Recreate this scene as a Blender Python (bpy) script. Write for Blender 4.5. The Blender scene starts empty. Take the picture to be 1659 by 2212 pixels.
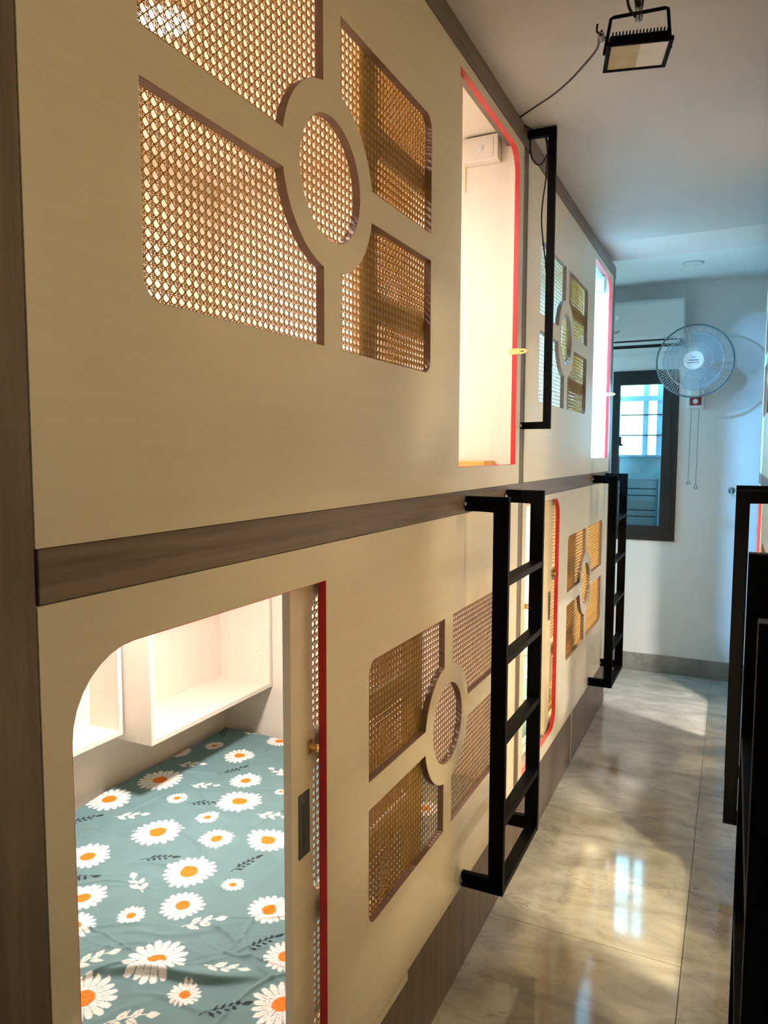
import bpy, bmesh, math, random
import numpy as np
from mathutils import Vector, Matrix

random.seed(7); rng = np.random.default_rng(11)
scene = bpy.context.scene
C = scene.collection

# ------------------------------------------------------------------ camera
F_PX = 1571.37; YAW = 0.448038; PITCH = -0.081401; ROLL = 0.002808
cam_d = bpy.data.cameras.new('camera'); cam = bpy.data.objects.new('camera', cam_d); C.objects.link(cam)
cam_d.sensor_fit = 'HORIZONTAL'; cam_d.sensor_width = 36.0; cam_d.lens = F_PX * 36.0 / 1659.0
cam_d.clip_start = 0.02; cam_d.clip_end = 100
_F = Vector((-math.sin(YAW)*math.cos(PITCH), math.cos(YAW)*math.cos(PITCH), math.sin(PITCH)))
_R0 = Vector((math.cos(YAW), math.sin(YAW), 0)); _U0 = _R0.cross(_F)
_R = _R0*math.cos(ROLL) + _U0*math.sin(ROLL); _U = -_R0*math.sin(ROLL) + _U0*math.cos(ROLL)
cam.matrix_world = Matrix(((_R.x, _U.x, -_F.x, 0.74), (_R.y, _U.y, -_F.y, 0.0), (_R.z, _U.z, -_F.z, 1.67386), (0, 0, 0, 1)))
scene.camera = cam

# ------------------------------------------------------------------ world, exposure
world = bpy.data.worlds.new('sky'); scene.world = world; world.use_nodes = True
bg = world.node_tree.nodes['Background']
bg.inputs[0].default_value = (0.42, 0.80, 1.0, 1); bg.inputs[1].default_value = 8.0
scene.view_settings.view_transform = 'Standard'; scene.view_settings.look = 'None'
scene.view_settings.exposure = 0.95; scene.view_settings.gamma = 1.0
scene.view_settings.use_curve_mapping = False

# lamp settings: colour and power of the round ceiling lamp of each pod, and of the added aisle fill light
WARM = (1.0, 0.83, 0.50); WARM2 = (1.0, 0.87, 0.81); COOL = (0.20, 0.55, 1.0); NEUT = (1.0, 0.92, 0.82)
LAMP = {'upper_a': (WARM2, 20.0), 'lower_a': (WARM2, 11.0), 'upper_b': (COOL, 100.0), 'lower_b': (WARM, 32.0),
        'r_upper_a': (WARM, 18.0), 'r_lower_a': (WARM, 34.0), 'r_upper_b': (WARM2, 12.0), 'r_lower_b': (NEUT, 52.0)}
AISLE_FILL = (WARM, 1.5)
cy = scene.cycles; cy.max_bounces = 6; cy.diffuse_bounces = 4; cy.glossy_bounces = 3; cy.transmission_bounces = 4; cy.transparent_max_bounces = 8
cy.caustics_reflective = False; cy.caustics_refractive = False; cy.sample_clamp_indirect = 6.0; cy.use_adaptive_sampling = True; cy.adaptive_threshold = 0.05; cy.use_light_tree = False

XR = 0.882          # right facade plane; the left facade is x = 0
YE = 5.837          # end wall
ZC = 2.87           # ceiling

# ------------------------------------------------------------------ material helpers
def nt(name):
    m = bpy.data.materials.new(name); m.use_nodes = True
    t = m.node_tree; b = t.nodes['Principled BSDF']
    return m, t, b
def setp(b, col=None, rough=None, metal=None, spec=None):
    if col is not None: b.inputs['Base Color'].default_value = (*col, 1)
    if rough is not None: b.inputs['Roughness'].default_value = rough
    if metal is not None: b.inputs['Metallic'].default_value = metal
    if spec is not None: b.inputs['Specular IOR Level'].default_value = spec
def plain(name, col, rough=0.5, metal=0.0, spec=0.5, var=0.06, scale=30.0):
    """a plain surface with a faint procedural variation of tone"""
    m, t, b = nt(name); setp(b, col, rough, metal, spec)
    tc = t.nodes.new('ShaderNodeTexCoord'); n = t.nodes.new('ShaderNodeTexNoise')
    n.inputs['Scale'].default_value = scale; n.inputs['Detail'].default_value = 3
    r = t.nodes.new('ShaderNodeValToRGB')
    r.color_ramp.elements[0].position = 0.3; r.color_ramp.elements[1].position = 0.7
    r.color_ramp.elements[0].color = (*[max(0, c*(1-var)) for c in col], 1)
    r.color_ramp.elements[1].color = (*[min(1, c*(1+var)) for c in col], 1)
    t.links.new(tc.outputs['Object'], n.inputs['Vector']); t.links.new(n.outputs['Fac'], r.inputs['Fac'])
    t.links.new(r.outputs['Color'], b.inputs['Base Color'])
    return m
def wood(name, dark, light, stretch, rough=0.45, scale=6.0, bump=0.05, detail=6):
    """grained laminate; stretch = noise scale along x, y, z (small = along the grain)"""
    m, t, b = nt(name); setp(b, light, rough)
    tc = t.nodes.new('ShaderNodeTexCoord'); mp = t.nodes.new('ShaderNodeMapping')
    mp.inputs['Scale'].default_value = stretch
    n = t.nodes.new('ShaderNodeTexNoise'); n.inputs['Scale'].default_value = scale
    n.inputs['Detail'].default_value = detail; n.inputs['Roughness'].default_value = 0.6
    n.inputs['Distortion'].default_value = 0.35
    r = t.nodes.new('ShaderNodeValToRGB')
    r.color_ramp.elements[0].position = 0.32; r.color_ramp.elements[1].position = 0.68
    r.color_ramp.elements[0].color = (*dark, 1); r.color_ramp.elements[1].color = (*light, 1)
    bp = t.nodes.new('ShaderNodeBump'); bp.inputs['Strength'].default_value = bump; bp.inputs['Distance'].default_value = 0.001
    L = t.links.new
    L(tc.outputs['Object'], mp.inputs['Vector']); L(mp.outputs['Vector'], n.inputs['Vector'])
    L(n.outputs['Fac'], r.inputs['Fac']); L(r.outputs['Color'], b.inputs['Base Color'])
    L(n.outputs['Fac'], bp.inputs['Height']); L(bp.outputs['Normal'], b.inputs['Normal'])
    return m
M = {}
M['panel'] = wood('cream_laminate', (0.71, 0.655, 0.52), (0.75, 0.695, 0.555), (1, 0.4, 9), rough=0.38, scale=5, bump=0.03)
M['panel_in'] = wood('pale_laminate_vertical_grain', (0.775, 0.70, 0.60), (0.81, 0.735, 0.635), (10, 10, 0.5), rough=0.5, scale=5, bump=0.02)
M['brown_h'] = wood('brown_oak_laminate', (0.105, 0.074, 0.056), (0.205, 0.15, 0.118), (3, 0.5, 16), rough=0.42, scale=4, bump=0.10)
M['brown_v'] = wood('brown_oak_laminate_upright', (0.098, 0.068, 0.052), (0.175, 0.127, 0.098), (9, 9, 0.5), rough=0.42, scale=4, bump=0.08)
M['red'] = plain('red_edge_band', (0.62, 0.022, 0.028), 0.4, var=0.08)
M['black'] = plain('black_powder_coat', (0.0025, 0.0025, 0.003), 0.5, spec=0.06, var=0.2, scale=60)
M['blackrub'] = plain('black_cable_sheath', (0.012, 0.009, 0.010), 0.5)
M['white_pl'] = plain('white_plastic', (0.78, 0.79, 0.80), 0.35, var=0.02)
M['cream_pl'] = plain('ivory_plastic', (0.80, 0.74, 0.68), 0.4, var=0.02)
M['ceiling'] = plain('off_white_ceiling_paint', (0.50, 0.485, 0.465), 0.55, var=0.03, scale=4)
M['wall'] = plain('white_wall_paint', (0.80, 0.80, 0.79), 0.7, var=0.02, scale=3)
M['brass'] = plain('brass', (0.80, 0.56, 0.24), 0.30, metal=1.0, var=0.08)
M['steel'] = plain('steel', (0.62, 0.61, 0.60), 0.3, metal=1.0, var=0.05)
M['frame_dk'] = plain('anthracite_window_frame', (0.018, 0.019, 0.022), 0.4, var=0.15)
M['handle'] = plain('dark_blue_grey_handle', (0.035, 0.055, 0.065), 0.4, var=0.1)
M['sticker'] = plain('white_sticker', (0.9, 0.9, 0.9), 0.5, var=0.01)
M['ink'] = plain('grey_print', (0.10, 0.11, 0.16), 0.6)
M['ac'] = plain('grey_white_plastic', (0.66, 0.68, 0.68), 0.32, var=0.02)
M['dark'] = plain('black_plastic', (0.012, 0.013, 0.015), 0.4)
M['redpanel'] = plain('dark_red_plastic', (0.23, 0.028, 0.022), 0.35)
M['fanrim'] = plain('teal_grey_wire', (0.10, 0.15, 0.18), 0.35)
M['fanwire'] = plain('pale_wire', (0.70, 0.75, 0.78), 0.35)
M['fanblue'] = plain('grey_blue_plastic', (0.42, 0.55, 0.66), 0.35)
M['outwall'] = plain('teal_grey_render', (0.46, 0.60, 0.64), 0.8, var=0.1, scale=6)
M['outframe'] = plain('pale_blue_paint', (0.30, 0.48, 0.62), 0.5)
M['outrail'] = plain('galvanised_bars', (0.5, 0.58, 0.6), 0.45)
M['orange'] = plain('orange_wood', (0.70, 0.34, 0.08), 0.5, var=0.15)
M['mattress'] = plain('white_mattress_cover', (0.7, 0.68, 0.64), 0.8)
M['tape'] = plain('yellowed_tape', (0.72, 0.55, 0.25), 0.5)
M['lampwhite'] = plain('white_lamp_rim', (0.85, 0.85, 0.85), 0.4, var=0.01)
M['ceil_pink'] = plain('pinkish_white_ceiling_paint', (0.74, 0.68, 0.66), 0.6, var=0.02, scale=4)
M['skirting'] = None
M['mdf'] = plain('brown_raw_board_edge', (0.26, 0.16, 0.11), 0.7, var=0.1)

def cane_mat():
    m, t, b = nt('woven_cane'); setp(b, (0.42, 0.25, 0.09), 0.45)
    tc = t.nodes.new('ShaderNodeTexCoord'); n = t.nodes.new('ShaderNodeTexNoise'); n.inputs['Scale'].default_value = 40
    r = t.nodes.new('ShaderNodeValToRGB')
    r.color_ramp.elements[0].color = (0.44, 0.25, 0.04, 1); r.color_ramp.elements[1].color = (0.68, 0.42, 0.09, 1)
    tr = t.nodes.new('ShaderNodeBsdfTranslucent'); mx = t.nodes.new('ShaderNodeMixShader'); mx.inputs[0].default_value = 0.42
    L = t.links.new
    L(tc.outputs['Object'], n.inputs['Vector']); L(n.outputs['Fac'], r.inputs['Fac'])
    L(r.outputs['Color'], b.inputs['Base Color']); L(r.outputs['Color'], tr.inputs['Color'])
    L(b.outputs[0], mx.inputs[1]); L(tr.outputs[0], mx.inputs[2])
    L(mx.outputs[0], t.nodes['Material Output'].inputs['Surface'])
    return m
M['cane'] = cane_mat()

def marble(name, base, vein, rough, scale=2.4):
    m, t, b = nt(name); setp(b, base, rough); b.inputs['IOR'].default_value = 1.55
    L = t.links.new
    tc = t.nodes.new('ShaderNodeTexCoord')
    mp = t.nodes.new('ShaderNodeMapping'); mp.inputs['Scale'].default_value = (1.0, 1.9, 1.0); mp.inputs['Rotation'].default_value = (0, 0, -0.25)
    L(tc.outputs['Object'], mp.inputs['Vector'])
    n1 = t.nodes.new('ShaderNodeTexNoise'); n1.inputs['Scale'].default_value = scale; n1.inputs['Detail'].default_value = 8; n1.inputs['Roughness'].default_value = 0.65; n1.inputs['Distortion'].default_value = 0.8
    L(mp.outputs['Vector'], n1.inputs['Vector'])
    r1 = t.nodes.new('ShaderNodeValToRGB')
    r1.color_ramp.elements[0].position = 0.33; r1.color_ramp.elements[1].position = 0.66
    r1.color_ramp.elements[0].color = (*[c*0.72 for c in base], 1); r1.color_ramp.elements[1].color = (*[min(1, c*1.28) for c in base], 1)
    L(n1.outputs['Fac'], r1.inputs['Fac'])
    # veins: thin dark lines where a second noise crosses its middle value
    n2 = t.nodes.new('ShaderNodeTexNoise'); n2.inputs['Scale'].default_value = scale*1.5; n2.inputs['Detail'].default_value = 9; n2.inputs['Roughness'].default_value = 0.62; n2.inputs['Distortion'].default_value = 0.4
    L(mp.outputs['Vector'], n2.inputs['Vector'])
    s = t.nodes.new('ShaderNodeMath'); s.operation = 'SUBTRACT'; s.inputs[1].default_value = 0.5; L(n2.outputs['Fac'], s.inputs[0])
    a = t.nodes.new('ShaderNodeMath'); a.operation = 'ABSOLUTE'; L(s.outputs[0], a.inputs[0])
    r2 = t.nodes.new('ShaderNodeValToRGB'); r2.color_ramp.elements[0].position = 0.0; r2.color_ramp.elements[1].position = 0.014
    r2.color_ramp.elements[0].color = (1, 1, 1, 1); r2.color_ramp.elements[1].color = (0, 0, 0, 1)
    L(a.outputs[0], r2.inputs['Fac'])
    n3 = t.nodes.new('ShaderNodeTexNoise'); n3.inputs['Scale'].default_value = 3.0; L(tc.outputs['Object'], n3.inputs['Vector'])
    r3 = t.nodes.new('ShaderNodeValToRGB'); r3.color_ramp.elements[0].position = 0.45; r3.color_ramp.elements[1].position = 0.62
    L(n3.outputs['Fac'], r3.inputs['Fac'])
    mu = t.nodes.new('ShaderNodeMath'); mu.operation = 'MULTIPLY'; L(r2.outputs['Color'], mu.inputs[0]); L(r3.outputs['Color'], mu.inputs[1])
    mu2 = t.nodes.new('ShaderNodeMath'); mu2.operation = 'MULTIPLY'; mu2.inputs[1].default_value = 0.6; L(mu.outputs[0], mu2.inputs[0])
    mx = t.nodes.new('ShaderNodeMix'); mx.data_type = 'RGBA'
    L(mu2.outputs[0], mx.inputs['Factor']); L(r1.outputs['Color'], mx.inputs[6]); mx.inputs[7].default_value = (*vein, 1)
    L(mx.outputs[2], b.inputs['Base Color'])
    return m
M['tile'] = marble('polished_grey_marble_tile', (0.41, 0.39, 0.345), (0.13, 0.10, 0.08), 0.07, scale=3.6)
M['skirting'] = marble('grey_marble_skirting', (0.26, 0.25, 0.235), (0.12, 0.11, 0.10), 0.2)
M['grout'] = plain('grey_grout', (0.14, 0.125, 0.11), 0.8)

def glassy(name, tint, refl=0.12, rough=0.02):
    m = bpy.data.materials.new(name); m.use_nodes = True; t = m.node_tree
    for n in list(t.nodes):
        if n.type != 'OUTPUT_MATERIAL': t.nodes.remove(n)
    tr = t.nodes.new('ShaderNodeBsdfTransparent'); tr.inputs[0].default_value = (*tint, 1)
    gl = t.nodes.new('ShaderNodeBsdfGlossy'); gl.inputs['Roughness'].default_value = rough
    fr = t.nodes.new('ShaderNodeFresnel'); fr.inputs['IOR'].default_value = 1.45
    mx = t.nodes.new('ShaderNodeMixShader')
    t.links.new(fr.outputs[0], mx.inputs[0]); t.links.new(tr.outputs[0], mx.inputs[1]); t.links.new(gl.outputs[0], mx.inputs[2])
    t.links.new(mx.outputs[0], t.nodes['Material Output'].inputs['Surface'])
    return m
M['glass'] = glassy('window_glass', (0.80, 0.93, 0.97))
M['clear'] = glassy('clear_plastic', (0.85, 0.9, 0.95))
def blade_mat():
    m = bpy.data.materials.new('translucent_blue_blade'); m.use_nodes = True; t = m.node_tree
    b = t.nodes['Principled BSDF']; setp(b, (0.42, 0.60, 0.74), 0.25)
    tr = t.nodes.new('ShaderNodeBsdfTransparent'); tr.inputs[0].default_value = (0.72, 0.86, 0.95, 1)
    mx = t.nodes.new('ShaderNodeMixShader'); mx.inputs[0].default_value = 0.22
    t.links.new(tr.outputs[0], mx.inputs[1]); t.links.new(b.outputs[0], mx.inputs[2])
    t.links.new(mx.outputs[0], t.nodes['Material Output'].inputs['Surface'])
    return m
M['blade'] = blade_mat()
def emit(name, col, s):
    m, t, b = nt(name); setp(b, (0.9, 0.9, 0.9), 0.5)
    b.inputs['Emission Color'].default_value = (*col, 1); b.inputs['Emission Strength'].default_value = s
    m.cycles.emission_sampling = 'NONE'
    return m
def sheet_mat():
    m, t, b = nt('printed_cotton'); setp(b, (0.2, 0.3, 0.3), 0.75, spec=0.25)
    a = t.nodes.new('ShaderNodeAttribute'); a.attribute_name = 'Col'
    t.links.new(a.outputs['Color'], b.inputs['Base Color'])
    tc = t.nodes.new('ShaderNodeTexCoord'); n = t.nodes.new('ShaderNodeTexNoise'); n.inputs['Scale'].default_value = 22; n.inputs['Detail'].default_value = 5; n.inputs['Distortion'].default_value = 1.2
    bp = t.nodes.new('ShaderNodeBump'); bp.inputs['Strength'].default_value = 0.4; bp.inputs['Distance'].default_value = 0.004
    t.links.new(tc.outputs['Object'], n.inputs['Vector']); t.links.new(n.outputs['Fac'], bp.inputs['Height']); t.links.new(bp.outputs['Normal'], b.inputs['Normal'])
    return m
M['sheet'] = sheet_mat()
def stripes_mat():
    m, t, b = nt('navy_and_white_print'); setp(b, (0.8, 0.8, 0.8), 0.8)
    tc = t.nodes.new('ShaderNodeTexCoord'); v = t.nodes.new('ShaderNodeTexNoise'); v.inputs['Scale'].default_value = 11; v.inputs['Detail'].default_value = 1
    r = t.nodes.new('ShaderNodeValToRGB'); r.color_ramp.interpolation = 'CONSTANT'
    r.color_ramp.elements[0].color = (0.02, 0.025, 0.06, 1); r.color_ramp.elements[1].position = 0.48; r.color_ramp.elements[1].color = (0.82, 0.82, 0.80, 1)
    t.links.new(tc.outputs['Object'], v.inputs['Vector']); t.links.new(v.outputs['Fac'], r.inputs['Fac']); t.links.new(r.outputs['Color'], b.inputs['Base Color'])
    return m
M['navy'] = stripes_mat()

# ------------------------------------------------------------------ object helpers
ORIG = {}     # world origin of each root, subtracted from the vertices of its parts
def tag(o, label=None, cat=None, group=None, kind=None):
    if label: o['label'] = label
    if cat: o['category'] = cat
    if group: o['group'] = group
    if kind: o['kind'] = kind
    return o
def thing(name, loc, label=None, cat=None, group=None, kind=None):
    o = bpy.data.objects.new(name, None); C.objects.link(o); o.location = loc; o.empty_display_size = 0.05
    ORIG[o.name] = Vector(loc)
    return tag(o, label, cat, group, kind)
def place(name, me, mat, parent=None, origin=None):
    """link a mesh given in world coordinates as one object"""
    o = bpy.data.objects.new(name, me); C.objects.link(o)
    if parent is not None:
        og = ORIG[parent.name]; o.parent = parent
        me.transform(Matrix.Translation(-og)); ORIG[o.name] = og
    else:
        og = Vector(origin) if origin is not None else Vector((0, 0, 0))
        if origin is not None:
            me.transform(Matrix.Translation(-og)); o.location = og
        ORIG[o.name] = og
    if mat is not None:
        me.materials.clear(); me.materials.append(M[mat] if isinstance(mat, str) else mat)
    return o
class B:
    """collects shapes in one bmesh, world coordinates"""
    def __init__(s): s.bm = bmesh.new()
    def box(s, a, b):
        x0, x1 = sorted((a[0], b[0])); y0, y1 = sorted((a[1], b[1])); z0, z1 = sorted((a[2], b[2]))
        v = [s.bm.verts.new(p) for p in ((x0,y0,z0),(x1,y0,z0),(x1,y1,z0),(x0,y1,z0),(x0,y0,z1),(x1,y0,z1),(x1,y1,z1),(x0,y1,z1))]
        for f in ((3,2,1,0),(4,5,6,7),(0,1,5,4),(1,2,6,5),(2,3,7,6),(3,0,4,7)): s.bm.faces.new([v[i] for i in f])
        return s
    def prism(s, pts, vec):
        vec = Vector(vec); a = [s.bm.verts.new(p) for p in pts]; b = [s.bm.verts.new(Vector(p) + vec) for p in pts]
        s.bm.faces.new(a); s.bm.faces.new(b[::-1]); n = len(a)
        for i in range(n): s.bm.faces.new((a[i], b[i], b[(i+1) % n], a[(i+1) % n]))
        return s
    def tube(s, pts, r, n=8, closed=False, rr=None):
        pts = [Vector(p) for p in pts]; N = len(pts); rings = []
        prev = None
        for i, p in enumerate(pts):
            if closed: d = pts[(i+1) % N] - pts[i-1]
            else: d = pts[min(i+1, N-1)] - pts[max(i-1, 0)]
            d.normalize()
            if prev is None:
                up = Vector((0, 0, 1)) if abs(d.z) < 0.9 else Vector((1, 0, 0))
                e1 = d.cross(up).normalized()
            else:
                e1 = (prev - d*prev.dot(d)).normalized()
            prev = e1; e2 = d.cross(e1); ri = rr[i] if rr else r
            rings.append([s.bm.verts.new(p + (e1*math.cos(2*math.pi*k/n) + e2*math.sin(2*math.pi*k/n))*ri) for k in range(n)])
        for i in range(N if closed else N-1):
            a, b = rings[i], rings[(i+1) % N]
            for k in range(n): s.bm.faces.new((a[k], a[(k+1) % n], b[(k+1) % n], b[k]))
        if not closed:
            s.bm.faces.new(rings[0][::-1]); s.bm.faces.new(rings[-1])
        return s
    def lathe(s, prof, center, axis='z', n=32, flip=1):
        """prof = [(radius, height)], revolved about an axis through center"""
        c = Vector(center); rings = []
        for r, h in prof:
            ring = []
            for k in range(n):
                a = 2*math.pi*k/n; u, v = r*math.cos(a), r*math.sin(a)
                p = {'z': (u, v, h), 'y': (u, h, v), 'x': (h, u, v)}[axis]
                ring.append(s.bm.verts.new(c + Vector(p)))
            rings.append(ring)
        for a, b in zip(rings, rings[1:]):
            for k in range(n): s.bm.faces.new((a[k], a[(k+1) % n], b[(k+1) % n], b[k]))
        s.bm.faces.new(rings[0]); s.bm.faces.new(rings[-1])
        return s
    def mesh(s, name='m', smooth=False, bevel=0.0):
        if bevel:
            bmesh.ops.bevel(s.bm, geom=list(s.bm.edges), offset=bevel, segments=2, affect='EDGES', profile=0.5)
        bmesh.ops.recalc_face_normals(s.bm, faces=s.bm.faces[:])
        me = bpy.data.meshes.new(name); s.bm.to_mesh(me); s.bm.free()
        if smooth:
            for p in me.polygons: p.use_smooth = True
        return me
    def build(s, name, mat, parent=None, origin=None, smooth=False, bevel=0.0):
        return place(name, s.mesh(name, smooth, bevel), mat, parent, origin)
def smooth_path(pts, k=6):
    P = [Vector(p) for p in pts]; out = []
    for i in range(len(P)-1):
        p0, p1, p2, p3 = P[max(i-1, 0)], P[i], P[i+1], P[min(i+2, len(P)-1)]
        for j in range(k):
            t = j/k
            out.append(0.5*((2*p1) + (p2-p0)*t + (2*p0-5*p1+4*p2-p3)*t*t + (3*p1-p0-3*p2+p3)*t**3))
    out.append(P[-1]); return out
def copy_tree(o, parent=None):
    c = o.copy(); C.objects.link(c)
    if parent is not None: c.parent = parent
    for ch in o.children: copy_tree(ch, c)
    return c

def rrect(u0, v0, u1, v1, radii, n=8):
    """rounded rectangle; radii = (u0v0, u1v0, u1v1, u0v1)"""
    out = []
    for (cu, cv, su, sv, a0), r in zip(((u0, v0, 1, 1, math.pi), (u1, v0, -1, 1, 1.5*math.pi), (u1, v1, -1, -1, 0), (u0, v1, 1, -1, .5*math.pi)), radii):
        if r <= 0: out.append((cu, cv)); continue
        for k in range(n+1):
            a = a0 + .5*math.pi*k/n
            out.append((cu + su*r + r*math.cos(a), cv + sv*r + r*math.sin(a)))
    return out
def sheet_mesh(outer, holes, d0, d1, mapf):
    """board in the (y, z) plane between depths d0 and d1 with holes; mapf(d, y, z) -> world"""
    cu = bpy.data.curves.new('tmp', 'CURVE'); cu.dimensions = '2D'; cu.fill_mode = 'BOTH'; cu.extrude = abs(d1-d0)/2
    for poly in [outer] + holes:
        sp = cu.splines.new('POLY'); sp.points.add(len(poly)-1)
        for i, (u, v) in enumerate(poly): sp.points[i].co = (u, v, 0, 1)
        sp.use_cyclic_u = True
    ob = bpy.data.objects.new('tmp', cu); C.objects.link(ob)
    dg = bpy.context.evaluated_depsgraph_get()
    me = bpy.data.meshes.new_from_object(ob.evaluated_get(dg))
    bpy.data.objects.remove(ob); bpy.data.curves.remove(cu)
    dm = (d0+d1)/2
    me.polygons.foreach_set('use_smooth', np.zeros(len(me.polygons), bool))
    for v in me.vertices: v.co = mapf(dm + v.co.z, v.co.x, v.co.y)
    bm = bmesh.new(); bm.from_mesh(me); bmesh.ops.remove_doubles(bm, verts=bm.verts[:], dist=1e-5)
    bmesh.ops.recalc_face_normals(bm, faces=bm.faces[:]); bm.to_mesh(me); bm.free()
    return me
def band_mesh(poly, thick, d0, d1, mapf):
    """thin edging that lines the inside of a hole outline"""
    n = len(poly); P = [Vector((*p, 0)) for p in poly]
    c = sum(P, Vector())/n; inner = []
    for i in range(n):
        t1 = (P[i]-P[i-1]); t2 = (P[(i+1) % n]-P[i])
        if t1.length < 1e-6: t1 = t2
        if t2.length < 1e-6: t2 = t1
        t1.normalize(); t2.normalize()
        n1 = Vector((-t1.y, t1.x, 0)); n2 = Vector((-t2.y, t2.x, 0)); nn = (n1+n2).normalized()
        q = P[i] + nn*thick/max(0.5, nn.dot(n1))
        inner.append(q)
    area = sum(P[i].x*P[(i+1) % n].y - P[(i+1) % n].x*P[i].y for i in range(n))
    if area < 0: inner = [2*p - q for p, q in zip(P, inner)]
    bm = bmesh.new()
    R = []
    for p, q in zip(P, inner):
        R.append([bm.verts.new(mapf(d0, p.x, p.y)), bm.verts.new(mapf(d0, q.x, q.y)), bm.verts.new(mapf(d1, q.x, q.y)), bm.verts.new(mapf(d1, p.x, p.y))])
    for i in range(n):
        a, b = R[i], R[(i+1) % n]
        for k in range(4): bm.faces.new((a[k], a[(k+1) % 4], b[(k+1) % 4], b[k]))
    bmesh.ops.remove_doubles(bm, verts=bm.verts[:], dist=1e-6)
    bmesh.ops.recalc_face_normals(bm, faces=bm.faces[:])
    me = bpy.data.meshes.new('band'); bm.to_mesh(me); bm.free(); return me

PITCH_C = 0.0168
def cane_mesh(u0, v0, u1, v1, d, mapf):
    """six-way woven cane: paired uprights, paired level strands and two sets of diagonals, each a thin strip"""
    bm = bmesh.new(); t = 0.0007
    def strip(a, b, w, dd):
        a = Vector((*a, 0)); b = Vector((*b, 0)); e = (b-a).normalized(); nrm = Vector((-e.y, e.x, 0))*w/2
        v = []
        for dx in (dd, dd+t):
            for p in (a-nrm, b-nrm, b+nrm, a+nrm): v.append(bm.verts.new(mapf(dx, p.x, p.y)))
        for f in ((0,1,2,3),(7,6,5,4),(0,4,5,1),(1,5,6,2),(2,6,7,3),(3,7,4,0)): bm.faces.new([v[i] for i in f])
    p = PITCH_C; W, H = u1-u0, v1-v0; off = 0.0014
    nu, nv = int(W/p)+1, int(H/p)+1
    for i in range(nu):
        for s in (-1, 1):
            u = u0 + p*(i+.5) + s*off
            if u < u1: strip((u, v0), (u, v1), 0.0013, d+0.0007)
    for j in range(nv):
        for s in (-1, 1):
            v = v0 + p*(j+.5) + s*off
            if v < v1: strip((u0, v), (u1, v), 0.0013, d+0.0014)
    for sgn, dd in ((1, d), (-1, d+0.0021)):
        # diagonals run through the crossings
        for k in range(-nu-nv-2, nu+nv+2):
            # points: v - v0 - p/2 = sgn*(u - u0 - p/2) + k*p
            pts = []
            for u in (u0, u1):
                v = v0 + sgn*(u - u0) + (k + (.5 if sgn > 0 else .5))*p
                if v0 - 1e-9 <= v <= v1 + 1e-9: pts.append((u, v))
            for v in (v0, v1):
                u = u0 + sgn*(v - v0 - (k + .5)*p)
                if u0 + 1e-9 < u < u1 - 1e-9: pts.append((u, v))
            if len(pts) >= 2 and (Vector(pts[0])-Vector(pts[1])).length > 0.002:
                a, b = Vector(pts[0]), Vector(pts[1]); m = max(1, int(abs(b.x-a.x)/(2.5*p)))
                for q in range(m): strip(a.lerp(b, q/m), a.lerp(b, (q+1)/m), 0.0019, dd)
    me = bpy.data.meshes.new('cane'); bm.to_mesh(me); bm.free(); return me

# ------------------------------------------------------------------ room shell
def struct(name, bld, mat, bevel=0.0): return tag(bld.build(name, mat, bevel=bevel), kind='structure')
Y0 = -1.6; XL = -1.50; XRR = 2.40
fl = struct('floor', B().box((XL-.1, Y0-.1, -0.06), (XRR+.1, YE+.12, -0.004)), 'grout')
def tile_grid():
    g = 0.0012; xs = [-.015-.66*2, -.015-.66, -.015, .645, 1.305, 1.965, XRR+.02]
    xs[0] = XL-.02
    for i in range(len(xs)-1):
        off = 2.45 if i % 2 == 0 else 2.82
        ys = [off + .99*k for k in range(-5, 5)]
        for a, b in zip(ys, ys[1:]):
            a2, b2 = max(a, Y0), min(b, YE)
            if b2-a2 < .02: continue
            if xs[i+1] < -.2 or xs[i] > 1.2:
                if b2 < 4.9: continue      # under the pods
            yield xs[i]+g, a2+g, xs[i+1]-g, b2-g
for (xa, ya, xb, yb) in tile_grid():
    B().box((xa, ya, -0.004), (xb, yb, 0.0)).build('tile', 'tile', fl)

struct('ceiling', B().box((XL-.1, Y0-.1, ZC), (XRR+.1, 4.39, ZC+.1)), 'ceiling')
struct('ceiling_end_strip', B().box((XL-.1, 4.39, 2.905), (XRR+.1, 4.96, ZC+.1)), 'ceil_pink')
struct('ceiling_end', B().box((XL-.1, 4.96, 2.912), (XRR+.1, YE+.1, 3.0)), 'wall')
W3 = (5.06, .95, 5.74, 2.55)      # unseen window added in the left wall to brighten the end bay
me = sheet_mesh([(Y0-.1, 0), (YE+.1, 0), (YE+.1, ZC+.08), (Y0-.1, ZC+.08)], [[(W3[0], W3[1]), (W3[2], W3[1]), (W3[2], W3[3]), (W3[0], W3[3])]], 0, .1, lambda d, u, v: Vector((XL - d, u, v)))
tag(place('wall_left', me, 'wall'), kind='structure')
w3 = thing('fill_window', (XL, 5.40, .95), kind='structure')
fb = B()
fb.box((XL-.07, W3[0], W3[1]), (XL+.01, W3[2], W3[1]+.05)).box((XL-.07, W3[0], W3[3]-.05), (XL+.01, W3[2], W3[3])).box((XL-.07, W3[0], W3[1]+.05), (XL+.01, W3[0]+.05, W3[3]-.05)).box((XL-.07, W3[2]-.05, W3[1]+.05), (XL+.01, W3[2], W3[3]-.05))
fb.build('window_frame', 'frame_dk', w3); B().box((XL-.03, W3[0]+.04, W3[1]+.04), (XL-.025, W3[2]-.04, W3[3]-.04)).build('pane', 'glass', w3)
struct('wall_right', B().box((XRR, Y0-.1, 0), (XRR+.1, YE+.1, ZC+.08)), 'wall')
struct('wall_front', B().box((XL, Y0-.1, 0), (XRR, Y0, ZC)), 'brown_v')
struct('wall_aisle_left', B().box((-.10, Y0, 0), (0, .30, ZC)), 'wall')
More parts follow.
